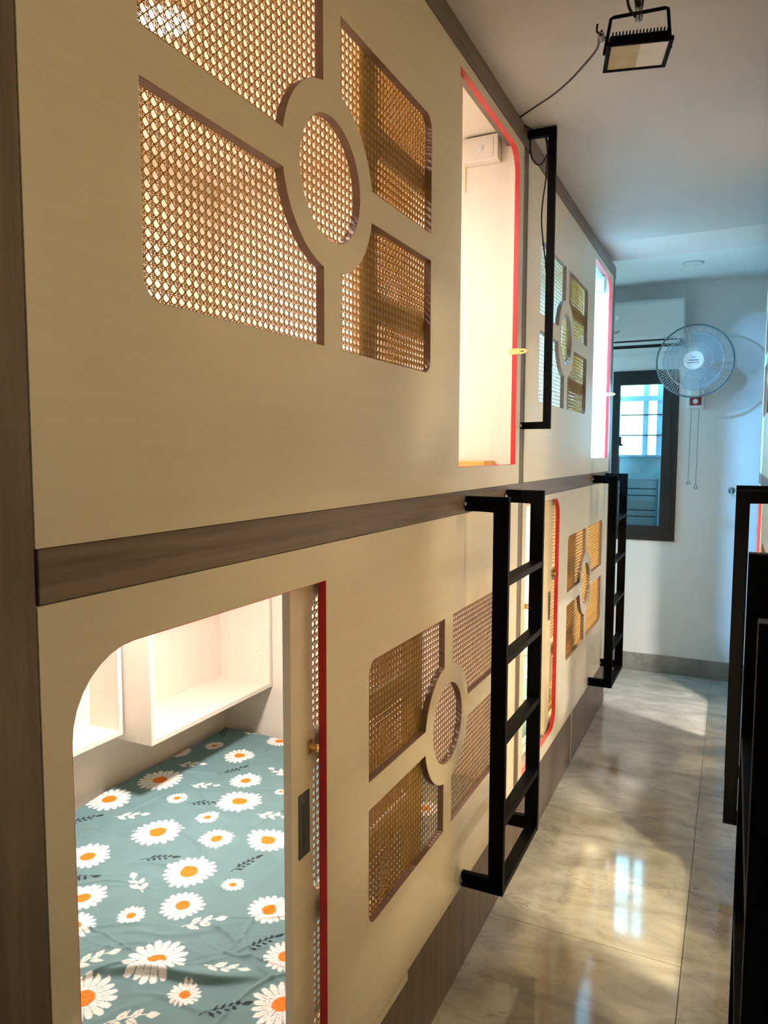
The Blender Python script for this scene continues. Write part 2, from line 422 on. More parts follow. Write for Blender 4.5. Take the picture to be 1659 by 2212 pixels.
struct('wall_aisle_right', B().box((XR, Y0, 0), (XR+.1, .60, ZC)), 'wall')
# end wall with the window opening
WIN = (-.118, 1.014, .354, 2.294)
me = sheet_mesh([(XL, 0), (XRR, 0), (XRR, 2.95), (XL, 2.95)], [[(WIN[0], WIN[1]), (WIN[2], WIN[1]), (WIN[2], WIN[3]), (WIN[0], WIN[3])]], 0, .12, lambda d, u, v: Vector((u, YE + d, v)))
tag(place('wall_back', me, 'wall'), kind='structure')
struct('baseboard_back', B().box((XL, YE-.012, 0), (XRR, YE, .136)), 'skirting', bevel=0.002)

# ------------------------------------------------------------------ facade frames (posts, beams, plinths)
mapL = lambda d, y, z: Vector((-d, y, z))
mapR = lambda d, y, z: Vector((XR + d, y, z))
tn = [0]
def trim(mapf, d0, d1, y0, y1, z0, z1, mat, name=None):
    tn[0] += 1
    a, b = mapf(d0, y0, z0), mapf(d1, y1, z1)
    return struct('trim_%d' % tn[0], B().box(a, b), mat, bevel=0.0012)
LA0, LA1, LB0, LB1 = .590, 2.725, 2.792, 4.913
trim(mapL, 0.0, .10, .30, .588, 0, ZC, 'brown_v')                  # near post
trim(mapL, .003, .10, LA1+.003, LB0-.002, .287, 2.797, 'brown_v')   # post between the pods
trim(mapL, .0, .10, LB1+.002, 4.985, 0, ZC, 'brown_v')              # far post
trim(mapL, .001, .06, LA0+.004, LB0-.035, 1.4905, 1.558, 'brown_h')  # middle beam
trim(mapL, .001, .06, LB0-.034, LB1, 1.4905, 1.558, 'brown_h')
trim(mapL, -.004, .06, LA0-.002, 4.985, 2.80, ZC, 'brown_h')        # top beam
kick1 = trim(mapL, .002, .03, LA0, 3.876, 0, .2865, 'brown_v')
kick2 = trim(mapL, .002, .03, 3.894, LB1, 0, .2865, 'brown_v')
trim(mapL, .0005, .03, 3.877, 3.893, 0, .2865, 'panel')
RA0, RA1, RB0, RB1 = .72, 2.86, 2.93, 5.08
trim(mapR, .0, .10, .60, RA0-.002, 0, ZC, 'brown_v')
trim(mapR, .003, .10, RA1+.003, RB0-.003, .287, 2.797, 'brown_v')
trim(mapR, .0, .10, RB1+.002, 5.15, 0, ZC, 'brown_v')
trim(mapR, .001, .06, RA0+.002, RB1-.002, 1.4905, 1.558, 'brown_h')
trim(mapR, -.004, .06, RA0-.002, 5.15, 2.80, ZC, 'brown_h')
trim(mapR, .002, .03, RA0, RB1, 0, .2865, 'brown_v')

# ------------------------------------------------------------------ pods
HW, HH, BAR, RO, RI = .523, .328, .0335, .178, .120
DEPTH = 1.40
def window_holes(yc, zc, hh):
    holes = []
    for su in (-1, 1):
        for sv in (-1, 1):
            s = math.sqrt(RO*RO - BAR*BAR); pts = [(BAR, s), (BAR, hh)]
            r = .034
            for k in range(9):
                a = math.pi/2*(1 - k/8); pts.append((HW - r + r*math.cos(a), hh - r + r*math.sin(a)))
            pts += [(HW, BAR), (s, BAR)]
            a0 = math.asin(BAR/RO); a1 = math.pi/2 - a0
            for k in range(1, 16):
                a = a0 + (a1-a0)*k/16; pts.append((RO*math.cos(a), RO*math.sin(a)))
            holes.append([(yc + su*u, zc + sv*v) for u, v in pts])
    holes.append([(yc + RI*math.cos(2*math.pi*k/48), zc + RI*math.sin(2*math.pi*k/48)) for k in range(48)])
    return holes

def hasp(parent, mapf, y, z, d_in=.03, d_out=.042):
    """brass strike plate that stands out of the door jamb, with a notched end and a slot"""
    prof = [(d_in, -.011), (-.004, -.011), (-.008, -.0075), (-.013, -.0125), (-.018, -.008), (-.023, -.011), (-.026, -.0075), (-.031, -.009), (-.034, -.005),
            (-d_out, 0), (-.034, .005), (-.031, .009), (-.026, .0075), (-.023, .011), (-.018, .008), (-.013, .0125), (-.008, .0075), (-.004, .011), (d_in, .011)]
    slot = [(-.010, -.0022), (-.026, -.0022), (-.026, .0022), (-.010, .0022)]
    me = sheet_mesh(prof, [slot], -.0008, .0008, lambda dd, a, b: mapf(a, y + dd, z + b))
    tag(place('hasp', me, 'brass', parent), 'notched brass hasp plate')

def pod(name, key, mapf, y0, y1, z0, z1, zin, door, corners, win, slide, label, group, lampy, lampd=.77, hh=HH, outer_bottom=None, strip=True):
    """one sleeping pod; door = (ya, za, yb, zb), win = (yc, zc), slide = (ya, yb) of the sliding door"""
    base = mapf(0, y0, z0)
    t = thing(name, base, label, 'sleeping pod', group)
    outer = [(y0, z0), (y1, z0), (y1, z1), (y0, z1)]
    dp = rrect(*door, corners)
    me = sheet_mesh(outer, [dp] + window_holes(*win, hh), 0, .018, mapf)
    fp = place('front_panel', me, 'panel', t)
    tag(place('edge_band', band_mesh(dp, .0012, .0005, .0184, mapf), 'red', t), 'red edge band around the doorway')
    bmj = bmesh.new()
    for hp in window_holes(*win, hh):
        mb_ = band_mesh(hp, .0008, .0006, .0182, mapf); bmj.from_mesh(mb_); bpy.data.meshes.remove(mb_)
    mj = bpy.data.meshes.new('cutout_edging'); bmj.to_mesh(mj); bmj.free()
    tag(place('cutout_edging', mj, 'mdf', t), 'brown raw edge of the window cutouts')
    cn = place('cane_webbing', cane_mesh(win[0]-HW-.018, win[1]-hh-.018, win[0]+HW+.018, win[1]+hh+.018, .0186, mapf), 'cane', t)
    tag(cn, 'woven golden cane webbing', kind='stuff')
    # inner lining boards
    zb, zt = zin
    bx = lambda n, a, b, mat='panel_in': B().box(mapf(*a), mapf(*b)).build(n, mat, t)
    bx('back_panel', (DEPTH, y0-.01, zb), (DEPTH+.018, y1+.01, zt))
    bx('side_panel', (.019, y0-.012, zb), (DEPTH, y0+.006, zt)); bx('side_panel', (.019, y1-.022, zb), (DEPTH, y1-.004, zt))
    bx('ceiling_panel', (.019, y0-.01, zt), (DEPTH+.018, y1+.008, zt+.016))
    bx('base_panel', (.019, y0-.01, zb-.016), (DEPTH+.018, y1+.008, zb))
    # sliding door: a board with three cane windows
    sa, sb = slide; dz0, dz1 = door[1]-.02, door[3]+.025
    n3 = 3; gap = .062; mar = .058; hgt = (dz1-dz0-2*mar-2*gap)/3
    cuts = [rrect(sa+.082, dz0+mar+k*(hgt+gap), sb-.100, dz0+mar+k*(hgt+gap)+hgt, (.03,)*4) for k in range(3)]
    me = sheet_mesh([(sa, dz0), (sb, dz0), (sb, dz1), (sa, dz1)], cuts, .030, .048, mapf)
    sd = place('sliding_door', me, 'panel', t); tag(sd, 'sliding door of three cane windows behind the front panel')
    c2 = place('cane_webbing', cane_mesh(sa+.066, dz0+mar-.015, sb-.084, dz1-mar+.015, .0486, mapf), 'cane', sd); tag(c2, kind='stuff')
    # lamp
    col, pw = LAMP[key]; lp = mapf(lampd, lampy, zt)
    lm = B().lathe([(.085, 0), (.085, -.014), (.078, -.018), (.070, -.018), (.070, -.012)], lp, n=28).build('lamp', 'lampwhite', t, smooth=False)
    em = emit('lamp_diffuser_' + key, col, 6.0)
    B().lathe([(.069, -.0125), (.069, -.0155)], lp, n=28).build('lamp_diffuser', em, lm)
    ld = bpy.data.lights.new('pod_lamp', 'AREA'); ld.shape = 'DISK'; ld.size = .13; ld.energy = pw; ld.color = col
    lo = bpy.data.objects.new('pod_lamp', ld); C.objects.link(lo); lo.parent = t
    lo.location = Vector(lp) + Vector((0, 0, -.0195)) - Vector(base)
    return t, sd

def slide_hardware(sd, mapf, yh, zh, ylock, zlock):
    """recessed dark pull plate and a small turned lock on the face of a sliding door"""
    h = B(); a = mapf(.0285, yh-.021, zh-.068); b = mapf(.0300, yh+.021, zh+.068); h.box(a, b)
    hd = h.build('pull_plate', 'handle', sd, bevel=.0006)
    g = B(); g.box(mapf(.0280, yh-.006, zh-.045), mapf(.0284, yh+.006, zh+.045)).build('pull_slot', 'dark', sd)
    B().box(mapf(.0275, yh-.0025, zh-.043), mapf(.0281, yh+.0025, zh+.043)).build('pull_finger', 'handle', sd)
    k = B(); k.box(mapf(.0275, ylock-.008, zlock-.014), mapf(.0299, ylock+.008, zlock+.014))
    ax = 1 if mapf is mapL else -1
    k.lathe([(.0055, 0), (.0055, ax*.010), (.0035, ax*.011), (.0035, ax*.018)], mapf(.0275, ylock, zlock), axis='x', n=12)
    k.box(mapf(.010, ylock-.002, zlock-.008), mapf(.014, ylock+.002, zlock+.008))
    k.build('lock', 'brass', sd)

UZ = (1.559, 2.7985); LZ = (.2875, 1.4895)
GRP = 'sleeping pods along the left of the aisle'; GRPR = 'sleeping pods along the right of the aisle'
pUA, sUA = pod('sleeping_pod', 'upper_a', mapL, LA0, LA1, *UZ, (1.585, 2.845), (2.032, 1.631, 2.672, 2.766), (.012, .0, .085, .0), (1.299, 2.212), (1.47, 2.135),
    'near upper pod with large cane rosette window and pinkish lit doorway', GRP, lampy=1.595, lampd=.685)
pLA, sLA = pod('sleeping_pod', 'lower_a', mapL, LA0, LA1, *LZ, (.315, 1.475), (.633, .350, 1.269, 1.415), (.10, .0, .0, .11), (1.985, .872), (1.18, 1.855),
    'near lower pod with open doorway showing the daisy bedding', GRP, lampy=1.84, lampd=.80, hh=.322)
pUB, sUB = pod('sleeping_pod', 'upper_b', mapL, LB0, LB1, *UZ, (1.585, 2.845), (4.262, 1.645, 4.862, 2.762), (.012, .0, .085, .0), (3.535, 2.212), (3.66, 4.28),
    'far upper pod with bluish white lit doorway near the wall fan', GRP, lampy=4.02, lampd=.62)
pLB, sLB = pod('sleeping_pod', 'lower_b', mapL, LB0, LB1, *LZ, (.315, 1.475), (2.850, .350, 3.470, 1.464), (.02, .085, .085, .02), (4.200, .935), (3.37, 4.03),
    'far lower pod whose red-edged doorway shows behind the near ladder', GRP, lampy=4.02, lampd=.74, hh=.322)
slide_hardware(sLA, mapL, 1.226, .912, 1.250, 1.068)
slide_hardware(sLB, mapL, 3.418, .95, 3.458, 1.10)
slide_hardware(sUA, mapL, 2.085, 2.15, 2.045, 2.30)
hasp(pUA, mapL, 2.669, 2.048)
hasp(pUB, mapL, 4.859, 2.050)
hasp(pLB, mapL, 2.853, 1.058, d_in=.012, d_out=.03)
pRUA, _ = pod('sleeping_pod', 'r_upper_a', mapR, RA0, RA1, *UZ, (1.585, 2.845), (.77, 1.635, 1.41, 2.764), (.02, .02, .085, .085), (2.12, 2.212), (1.36, 1.98),
    'upper pod on the right beside the camera, hidden by the nearest ladder', GRPR, lampy=2.15, lampd=.62)
pRLA, _ = pod('sleeping_pod', 'r_lower_a', mapR, RA0, RA1, *LZ, (.315, 1.475), (2.19, .350, 2.82, 1.44), (.02, .085, .085, .02), (1.45, .90), (1.60, 2.22),
    'lower pod on the right behind the nearest black ladder', GRPR, lampy=1.95, hh=.322)
pRUB, _ = pod('sleeping_pod', 'r_upper_b', mapR, RB0, RB1, *UZ, (1.585, 2.845), (2.98, 1.635, 3.62, 2.764), (.02, .02, .085, .085), (4.40, 2.212), (3.56, 4.18),
    'far upper pod on the right edge with slivers of cane window', GRPR, lampy=3.85)
pRLB, _ = pod('sleeping_pod', 'r_lower_b', mapR, RB0, RB1, *LZ, (.315, 1.475), (4.40, .350, 5.03, 1.44), (.02, .085, .085, .02), (3.66, .90), (3.95, 4.46),
    'far lower pod on the right, its red door edge seen through the ladder', GRPR, lampy=4.08, hh=.322)
# cream batten fixed under the near lower front panel
B().box(mapL(-.0012, 1.20, .2625), mapL(.002, 1.692, .2865)).build('batten', 'panel', pLA)

# shelves on the back wall of the near lower pod
def shelf(parent, x_front, ya, yb, za, zb, name):
    xb = -DEPTH; th = .018
    t = B().box((xb, ya, za), (xb+.004, yb, zb)).build(name, 'panel_in', parent)
    B().box((xb+.004, ya, za), (x_front, ya+th, zb)).build('shelf_side', 'panel_in', t, bevel=.0006)
    B().box((xb+.004, yb-th, za), (x_front, yb, zb)).build('shelf_side', 'panel_in', t, bevel=.0006)
    B().box((xb+.004, ya+th, za), (x_front, yb-th, za+th)).build('shelf_board', 'panel_in', t, bevel=.0006)
    B().box((xb+.004, ya+th, zb-th), (x_front, yb-th, zb)).build('shelf_board', 'panel_in', t, bevel=.0006)
    for yy in (ya+th, yb-th):
        s = 1 if yy == ya+th else -1
        B().lathe([(.004, 0), (.004, s*.001)], (x_front-.07, yy, za+.16), axis='y', n=10).build('screw_cap', 'tape', t)
shelf(pLA, -1.12, 1.938, 2.698, .612, 1.20, 'shelf_box')
shelf(pLA, -1.25, .80, 1.930, .638, 1.20, 'shelf_box')
# switch box on the far wall of the near upper pod
sw = B().box((-.216, 2.662, 2.748), (-.082, 2.703, 2.838)).build('switch_box', 'cream_pl', pUA, bevel=.003)
B().box((-.205, 2.6595, 2.758), (-.100, 2.662, 2.828)).build('switch_plate', 'cream_pl', sw, bevel=.0008)
B().lathe([(.010, 0), (.010, -.003), (.008, -.004)], (-.148, 2.6595, 2.793), axis='y', n=20).build('switch_button', 'white_pl', sw)
tag(B().box((-.222, 2.700, 2.66), (-.2175, 2.7028, 2.765)).build('tape', 'tape', pUA), 'strip of yellowed tape')
B().box((4.80*0-.12, 4.865, 2.70), (-.05, 4.8905, 2.79)).build('switch_box', 'cream_pl', pUB, bevel=.003)

# ------------------------------------------------------------------ ladders
def ladder(loc, label, group):
    t = thing('ladder', loc, label, 'ladder', group); X, Y, Z = loc
    P = .137; TW = .046; TY = .021; H0, H1 = .288-.288, 1.252
    for i, y in enumerate((0, .462-TY)):
        r = B()
        prof = [(0, H1-.046), (P-TW, H1-.046), (P-TW, .046), (0, .046), (0, 0), (P, 0), (P, H1), (0, H1)]
        r.prism([(X+a, Y+y, Z+b) for a, b in prof], (0, TY, 0))
        r.build('rail', 'black', t, bevel=.0015)
        for zz in (.023, H1-.023):
            s = B().lathe([(.006, 0), (.006, .004), (.004, .006)], (X+.0005, Y+y-.008, Z+zz), axis='x', n=12).build('screw', 'steel', t)
    for zz in (.228, .494, .748, .992):
        B().box((X+P-.040, Y+TY, Z+zz-.012), (X+P-.001, Y+.462-TY, Z+zz+.010)).build('rung', 'black', t, bevel=.0012)
    B().box((X+P-.040, Y+TY, Z), (X+P-.001, Y+.462-TY, Z+.022)).build('rung', 'black', t, bevel=.0012)
    return t
LG = 'black steel bunk ladders'
ladA = ladder((.0005, 2.115, .290), 'black steel ladder fixed to the left facade in front of the near cane window', LG)
def lad_copy(loc, label, flip=False, sx=1.0):
    c = copy_tree(ladA); c.location = loc; c['label'] = label
    if flip: c.rotation_euler = (0, 0, math.pi)
    c.scale = (sx, 1, 1); return c
lad_copy((.0005, 4.345, .295), 'black steel ladder at the far end of the left facade, beside the window')
lad_copy((XR-.0005, 1.092, .290), 'nearest black ladder filling the right edge of the picture', True, .875)
lad_copy((XR-.0005, 3.385, .290), 'black ladder on the right facade, second from the camera', True, .955)

# grab bar on the post between the upper pods
gb = thing('grab_bar', (.0, 2.748, 1.765), 'long black grab bar on the post between the two upper pods', 'grab bar')
g = B(); gx, gy, gz = .0, 2.748, 1.765
prof = [(0, 0), (.112, 0), (.112, 1.098), (0, 1.098), (0, 1.070), (.086, 1.070), (.086, .026), (0, .026)]
g.prism([(gx-.0025+a, gy, gz+b) for a, b in prof], (0, .020, 0)); g.build('bar', 'black', gb, bevel=.0015)
for zz in (.013, 1.084):
    B().lathe([(.006, 0), (.006, .004), (.004, .006)], (-.0025, gy-.008, gz+zz), axis='x', n=12).build('screw', 'steel', gb)

# ------------------------------------------------------------------ bedding
def vnoise(x, y, s, seed):
    r = np.random.default_rng(seed); g = r.random((64, 64))
    u = (x*s) % 63; v = (y*s) % 63; i = u.astype(int); j = v.astype(int); fu = u-i; fv = v-j
    fu = fu*fu*(3-2*fu); fv = fv*fv*(3-2*fv)
    i2, j2 = (i+1) % 64, (j+1) % 64
    return (g[i, j]*(1-fu)+g[i2, j]*fu)*(1-fv) + (g[i, j2]*(1-fu)+g[i2, j2]*fu)*fv
DAISY = [(-1.293,1.896,.080),(-1.236,2.098,.085),(-1.361,2.345,.055),(-1.268,2.467,.041),(-1.098,2.423,.067),(-1.035,2.63,.061),(-.936,2.245,.062),(-.851,2.093,.083),(-1.074,2.012,.039),(-.879,1.945,.041),(-.968,1.798,.084),(-.76,1.847,.059),(-.604,1.919,.074),(-1.067,1.591,.072),(-.713,1.657,.081),(-.554,1.664,.034),(-.903,1.425,.067),(-.617,1.519,.063),(-.716,1.423,.040),(-.39,1.613,.064),(-.817,1.316,.063),(-.521,1.31,.079),(-.245,1.475,.057),(-.384,1.258,.040),(-.585,1.143,.077),(-.162,1.336,.074),(-.759,2.226,.024),
 (-.30,2.02,.07),(-.50,2.40,.07),(-.22,2.35,.05),(-.80,2.55,.05),(-.12,1.75,.06),(-1.2,1.35,.07),(-1.05,1.05,.07),(-.75,.92,.07),(-.35,.85,.07),(-.20,1.08,.05),(-1.28,.85,.06),(-.9,1.15,.04),(-.45,2.15,.04)]
WLEAF = [(-1.137,1.844,.6),(-1.228,2.268,.5),(-1.056,2.14,.4),(-.686,2.056,.3),(-.81,1.545,2.6),(-.516,1.482,.8),(-.668,1.248,1.0),(-.352,1.368,.3),(-.855,2.362,2.9),(-.443,1.143,.7),(-1.196,2.664,.5),(-.3,1.85,1.2),(-1.2,1.15,.4)]
DLEAF = [(-1.267,1.756,.9),(-1.322,2.602,2.0),(-1.035,2.296,1.0),(-.962,2.025,.5),(-.85,1.677,.5),(-.586,1.772,1.3),(-.326,1.489,1.1),(-.272,1.265,.8),(-.999,1.495,.5),(-.4,2.28,.4),(-.6,1.02,.9)]
def bed_sheet(x0, x1, y0, y1, z, step):
    nx = int((x1-x0)/step)+1; ny = int((y1-y0)/step)+1
    xs = np.linspace(x0, x1, nx); ys = np.linspace(y0, y1, ny)
    X, Y = np.meshgrid(xs, ys, indexing='ij')
    Z = np.full_like(X, z)
    # soft billows, fine creases and one long fold near the door
    Z += .010*(vnoise(X+3, Y+1, 4.0, 1)-.5) + .005*(vnoise(X*1.3+Y*.6+9, Y*.9-X*.5+9, 11, 2)-.5)
    for k in range(64):
        a = rng.uniform(.3, 1.5) if k % 3 else rng.uniform(-.6, .4)
        cx, cy = rng.uniform(x0+.15, x1-.1), rng.uniform(y0+.2, y1-.2); L = rng.uniform(.10, .28); h = rng.uniform(.0025, .0075)
        u = (X-cx)*math.cos(a)+(Y-cy)*math.sin(a); v = -(X-cx)*math.sin(a)+(Y-cy)*math.cos(a)
        v = v + .018*np.sin(u*18+k) + .006*(vnoise(X+k, Y+k, 22, k+5)-.5)
        w = rng.uniform(.004, .011)
        Z += h*np.exp(-(v/w)**2)*np.exp(-(u/L)**2)
    fx, fy = -.45, 1.285; a = math.atan2(.152, .313)
    u = (X-fx)*math.cos(a)+(Y-fy)*math.sin(a); v = -(X-fx)*math.sin(a)+(Y-fy)*math.cos(a)
    v = v + .012*np.sin(u*14) + .01*(vnoise(X, Y, 12, 44)-.5)
    Z += .022*np.where(v > 0, np.exp(-(v/.035)**2), np.exp(-(v/.010)**2))*np.exp(-(u/.20)**4)
    # edges tuck down
    e = np.minimum.reduce([X-x0, x1-X, Y-y0, y1-Y]); Z -= .03*np.exp(-(e/.02)**2)
    base = np.array([.150, .262, .275]); col = np.empty(X.shape+(3,)); col[:] = base
    col *= (1 + .10*(vnoise(X, Y, 30, 8)-.5))[..., None]
    def region(cx, cy, r):
        i0, i1 = np.searchsorted(xs, (cx-r, cx+r)); j0, j1 = np.searchsorted(ys, (cy-r, cy+r))
        return slice(i0, i1), slice(j0, j1)
    def paint(sl, mask, c):
        sub = col[sl]; sub[mask] = c
    def leafmask(px, py, cx, cy, a, L, w):
        u = (px-cx)*np.cos(a)+(py-cy)*np.sin(a); v = -(px-cx)*np.sin(a)+(py-cy)*np.cos(a)
        t = np.clip(u/L, 0, 1)
        return (u > 0) & (u < L) & (np.abs(v) < w*np.sin(np.pi*t**.8)), np.abs(v)
    for pts, colr, dark in ((WLEAF, (.80, .77, .70), False), (DLEAF, (.018, .030, .038), True)):
        for q, (cx, cy, a) in enumerate(pts):
            S = .055 if not dark else .058
            sl = region(cx, cy, S*1.6); px, py = X[sl], Y[sl]
            if px.size == 0: continue
            dx, dy = math.cos(a), math.sin(a); sx, sy = cx-dx*S, cy-dy*S
            m, av = leafmask(px, py, sx, sy, a, 2*S, .0016); u = (px-sx)*dx+(py-sy)*dy; v = -(px-sx)*dy+(py-sy)*dx
            paint(sl, (np.abs(v-.006*np.sin(u*25)) < .0014) & (u > 0) & (u < 1.75*S), colr)
            n = 4 if dark else 2
            for k in range(n):
                b = .45*S + 1.25*S*k/n if dark else .35*S + 1.2*S*k/n
                for sd in (-1, 1):
                    L = (.023 if dark else .040)*(1-.09*k); w = .0042 if dark else .0085
                    m, av = leafmask(px, py, sx+dx*(b+sd*.10*S), sy+dy*(b+sd*.10*S), a+sd*(.95 if dark else .70), L, w)
                    paint(sl, m, colr)
                    if not dark: paint(sl, m & (av < .0007), (.35, .36, .33))
            m, av = leafmask(px, py, sx+dx*1.65*S, sy+dy*1.65*S, a, .032, .0065 if dark else .010); paint(sl, m, colr)
    for q, (cx, cy, R) in enumerate(DAISY):
        R = R*1.06; sl = region(cx, cy, R*1.1); px, py = X[sl], Y[sl]
        if px.size == 0: continue
        rr = np.hypot(px-cx, py-cy); th = np.arctan2(py-cy, px-cx) + q*.7
        n = 13 + int(R*70) + (q % 3); ph = th*n/(2*np.pi); k = np.floor(ph).astype(int) % n; fr = np.abs(ph-np.floor(ph)-.5)*2
        lens = .86 + .14*rng.random(n); t = rr/(R*lens[k])
        shape = np.where(t < .68, .90, .90*np.sqrt(np.clip(1-((t-.68)/.32)**2, 0, 1))); shape = np.where(t < .45, .97, shape)
        pet = (t < 1) & (fr < shape)
        paint(sl, pet, (.86, .84, .80))
        paint(sl, pet & (fr < .09) & (t > .40) & (t < .72), (.55, .53, .50))
        paint(sl, pet & (fr > .86) & (t < .6), (.55, .56, .54))
        e = rr/(R*.31)
        paint(sl, e < 1, (.86, .19, .012))
        sp = (np.sin(px*900+q)*np.sin(py*900) > .72) & (e < .92); paint(sl, sp, (.95, .42, .05))
    verts = np.stack([X, Y, Z], -1).reshape(-1, 3)
    idx = np.arange(nx*ny).reshape(nx, ny)
    f = np.stack([idx[:-1, :-1], idx[1:, :-1], idx[1:, 1:], idx[:-1, 1:]], -1).reshape(-1, 4)
    me = bpy.data.meshes.new('bed_sheet'); me.vertices.add(len(verts)); me.vertices.foreach_set('co', verts.ravel())
    me.loops.add(f.size); me.loops.foreach_set('vertex_index', f.ravel().astype(np.int32))
    me.polygons.add(len(f)); me.polygons.foreach_set('loop_start', np.arange(0, f.size, 4, dtype=np.int32))
    me.polygons.foreach_set('use_smooth', np.ones(len(f), bool)); me.update(calc_edges=True)
    at = me.color_attributes.new('Col', 'FLOAT_COLOR', 'POINT')
    c4 = np.concatenate([col.reshape(-1, 3), np.ones((len(verts), 1))], 1).astype(np.float32)
    at.data.foreach_set('color', c4.ravel())
    return me
def mattress(loc, size, label, mat='mattress'):
    x, y, z = loc; w, l, h = size
    t = thing('mattress', loc, label, 'mattress')
    B().box((x-w/2, y-l/2, z), (x+w/2, y+l/2, z+h)).build('mattress_body', mat, t, bevel=.015)
    return t
ma = mattress((-.72, 1.650, .3155), (1.31, 2.05, .068), 'mattress under green daisy-print sheet in the near lower pod')
me = bed_sheet(-1.385, -.062, .615, 2.690, .395, .0026)
tag(place('bed_sheet', me, 'sheet', ma), 'grey-green sheet printed with white daisies')
mb = mattress((-.72, 3.850, .3155), (1.31, 2.05, .068), 'mattress with green printed sheet in the far lower pod')
sh2 = [o for o in ma.children if o.name.startswith('bed_sheet')][0].copy(); C.objects.link(sh2); sh2.parent = mb
mattress((-.72, 1.655, 1.5855), (1.31, 2.05, .030), 'thin pale mat on the floor of the near upper pod')
def lump(name, loc, size, mat, label, cat, seed):
    bm = bmesh.new(); bmesh.ops.create_icosphere(bm, subdivisions=4, radius=1)
    r = random.Random(seed); ph = [r.uniform(0, 6) for _ in range(6)]
    for v in bm.verts:
        p = v.co; w = 1 + .12*math.sin(4*p.x+ph[0])*math.cos(5*p.y+ph[1]) + .08*math.sin(9*p.y+ph[2]+3*p.z)
        x, y, z = p.x*w*size[0], p.y*w*size[1], max(p.z*w, -.15)*size[2]
        v.co = (loc[0]+x, loc[1]+y, loc[2]+z+.15*size[2])
    me = bpy.data.meshes.new(name); bm.to_mesh(me); bm.free()
    for p in me.polygons: p.use_smooth = True
    return tag(place(name, me, mat, origin=loc), label, cat)
lump('blanket', (-.36, 3.13, .413), (.18, .22, .15), 'navy', 'crumpled navy and white printed blanket inside the far lower doorway', 'blanket', 3)
ob = B().box((-.238, 2.55, 1.6165), (-.082, 2.694, 1.645)); 
tag(ob.build('wooden_board', 'orange', origin=(-.16, 2.62, 1.6165), bevel=.003), 'short orange wooden board lying at the foot of the near upper doorway', 'board')

# ------------------------------------------------------------------ floodlight and its cable
fx, fy, fz = .489, 1.935, 2.640
fl_t = thing('floodlight', (fx, fy, 2.73), 'black floodlight hanging from the ceiling with half yellowed lens', 'floodlight')
tilt = math.radians(88)      # the lens looks forward and down
Rm = Matrix.Rotation(math.radians(14), 4, 'Z') @ Matrix.Rotation(tilt, 4, 'X')
def fp(a, b, c):             # local: a across, b up the face, c out of the face
    v = Rm @ Vector((a, -c, b)); return Vector((fx, fy, fz)) + v
def fbox(bld, a0, a1, b0, b1, c0, c1):
    pts = [fp(a, b, c0) for a, b in ((a0, b0), (a1, b0), (a1, b1), (a0, b1))]
    bld.prism(pts, Rm.to_3x3() @ Vector((0, -(c1-c0), 0))); return bld
W2, H2 = .075, .060
def fl_frame():
    b = B()
    fbox(b, -W2, W2, H2-.008, H2, -.004, .006); fbox(b, -W2, W2, -H2, -H2+.008, -.004, .006)
    fbox(b, -W2, -W2+.010, -H2+.008, H2-.008, -.004, .006); fbox(b, W2-.010, W2, -H2+.008, H2-.008, -.004, .006)
    return b
fl_frame().build('lens_frame', 'black', fl_t, bevel=.0015)
b = B(); fbox(b, -W2+.006, W2-.006, -H2+.006, H2-.006, -.020, -.004); b.build('housing', 'black', fl_t, bevel=.002)
for k in range(17):
    a = -.062 + k*.00775; b = B(); fbox(b, a-.0014, a+.0014, -H2+.010, H2-.006, -.028, -.020); b.build('cooling_fin', 'black', fl_t)
M['lensyel'] = plain('yellowed_lens', (0.60, 0.55, 0.44), 0.15, var=0.10, scale=25)
M['lenswhi'] = plain('pale_lens', (0.78, 0.82, 0.88), 0.15, var=0.06, scale=25)
b = B(); fbox(b, -W2+.010, .002, -H2+.008, H2-.008, -.004, .003); tag(b.build('lens', 'lensyel', fl_t), 'yellowed half of the lens')
b = B(); fbox(b, .002, W2-.010, -H2+.008, H2-.008, -.004, .003); tag(b.build('lens', 'lenswhi', fl_t), 'clean white half of the lens')
lw, rw = fp(-W2-.002, .0, -.008), fp(W2+.002, .0, -.008)
t1 = Vector((fx-.064, fy+.004, 2.742)); t2 = Vector((fx+.066, fy+.018, 2.742))
B().tube([lw, lw.lerp(t1, .97), t1 + (t2-t1)*.05, t1.lerp(t2, .5), t2 - (t2-t1)*.05, rw.lerp(t2, .97), rw], .0042, n=6).build('bracket', 'black', fl_t)
mid = t1.lerp(t2, .46)
tag(B().tube(smooth_path([mid + Vector((.006, -.010, -.022)), mid + Vector((.004, -.006, .01)), mid + Vector((-.002, .002, .05)), (mid.x-.004, mid.y+.004, ZC)]), .0085, n=8).build('strap', 'clear', fl_t), 'clear tape strap')
B().tube(smooth_path([mid + Vector((-.002, -.006, -.012)), mid + Vector((-.018, 0, .015)), mid + Vector((-.024, .004, .05)), mid + Vector((-.012, .004, .09)), (mid.x-.004, mid.y+.006, ZC)]), .0035, n=6).build('hanging_wire', 'blackrub', fl_t)
B().tube(smooth_path([mid + Vector((.004, .006, -.012)), mid + Vector((.012, .008, .03)), mid + Vector((.012, .008, .08)), (mid.x+.006, mid.y+.008, ZC)]), .003, n=6).build('hanging_wire', 'blackrub', fl_t)
ca = thing('power_cable', (.008, 2.638, ZC), 'thin black cable running from the floodlight to the grab bar and dangling', 'cable')
B().tube(smooth_path([(fx-.060, 1.975, 2.700), (.405, 1.962, 2.712), (.394, 1.96, 2.720), (.369,2.073,2.747), (.314,2.186,2.769), (.249,2.299,2.789), (.175,2.412,2.812), (.094,2.525,2.841), (.006,2.638,2.866)]), .0032, n=6).build('cable', 'blackrub', ca)
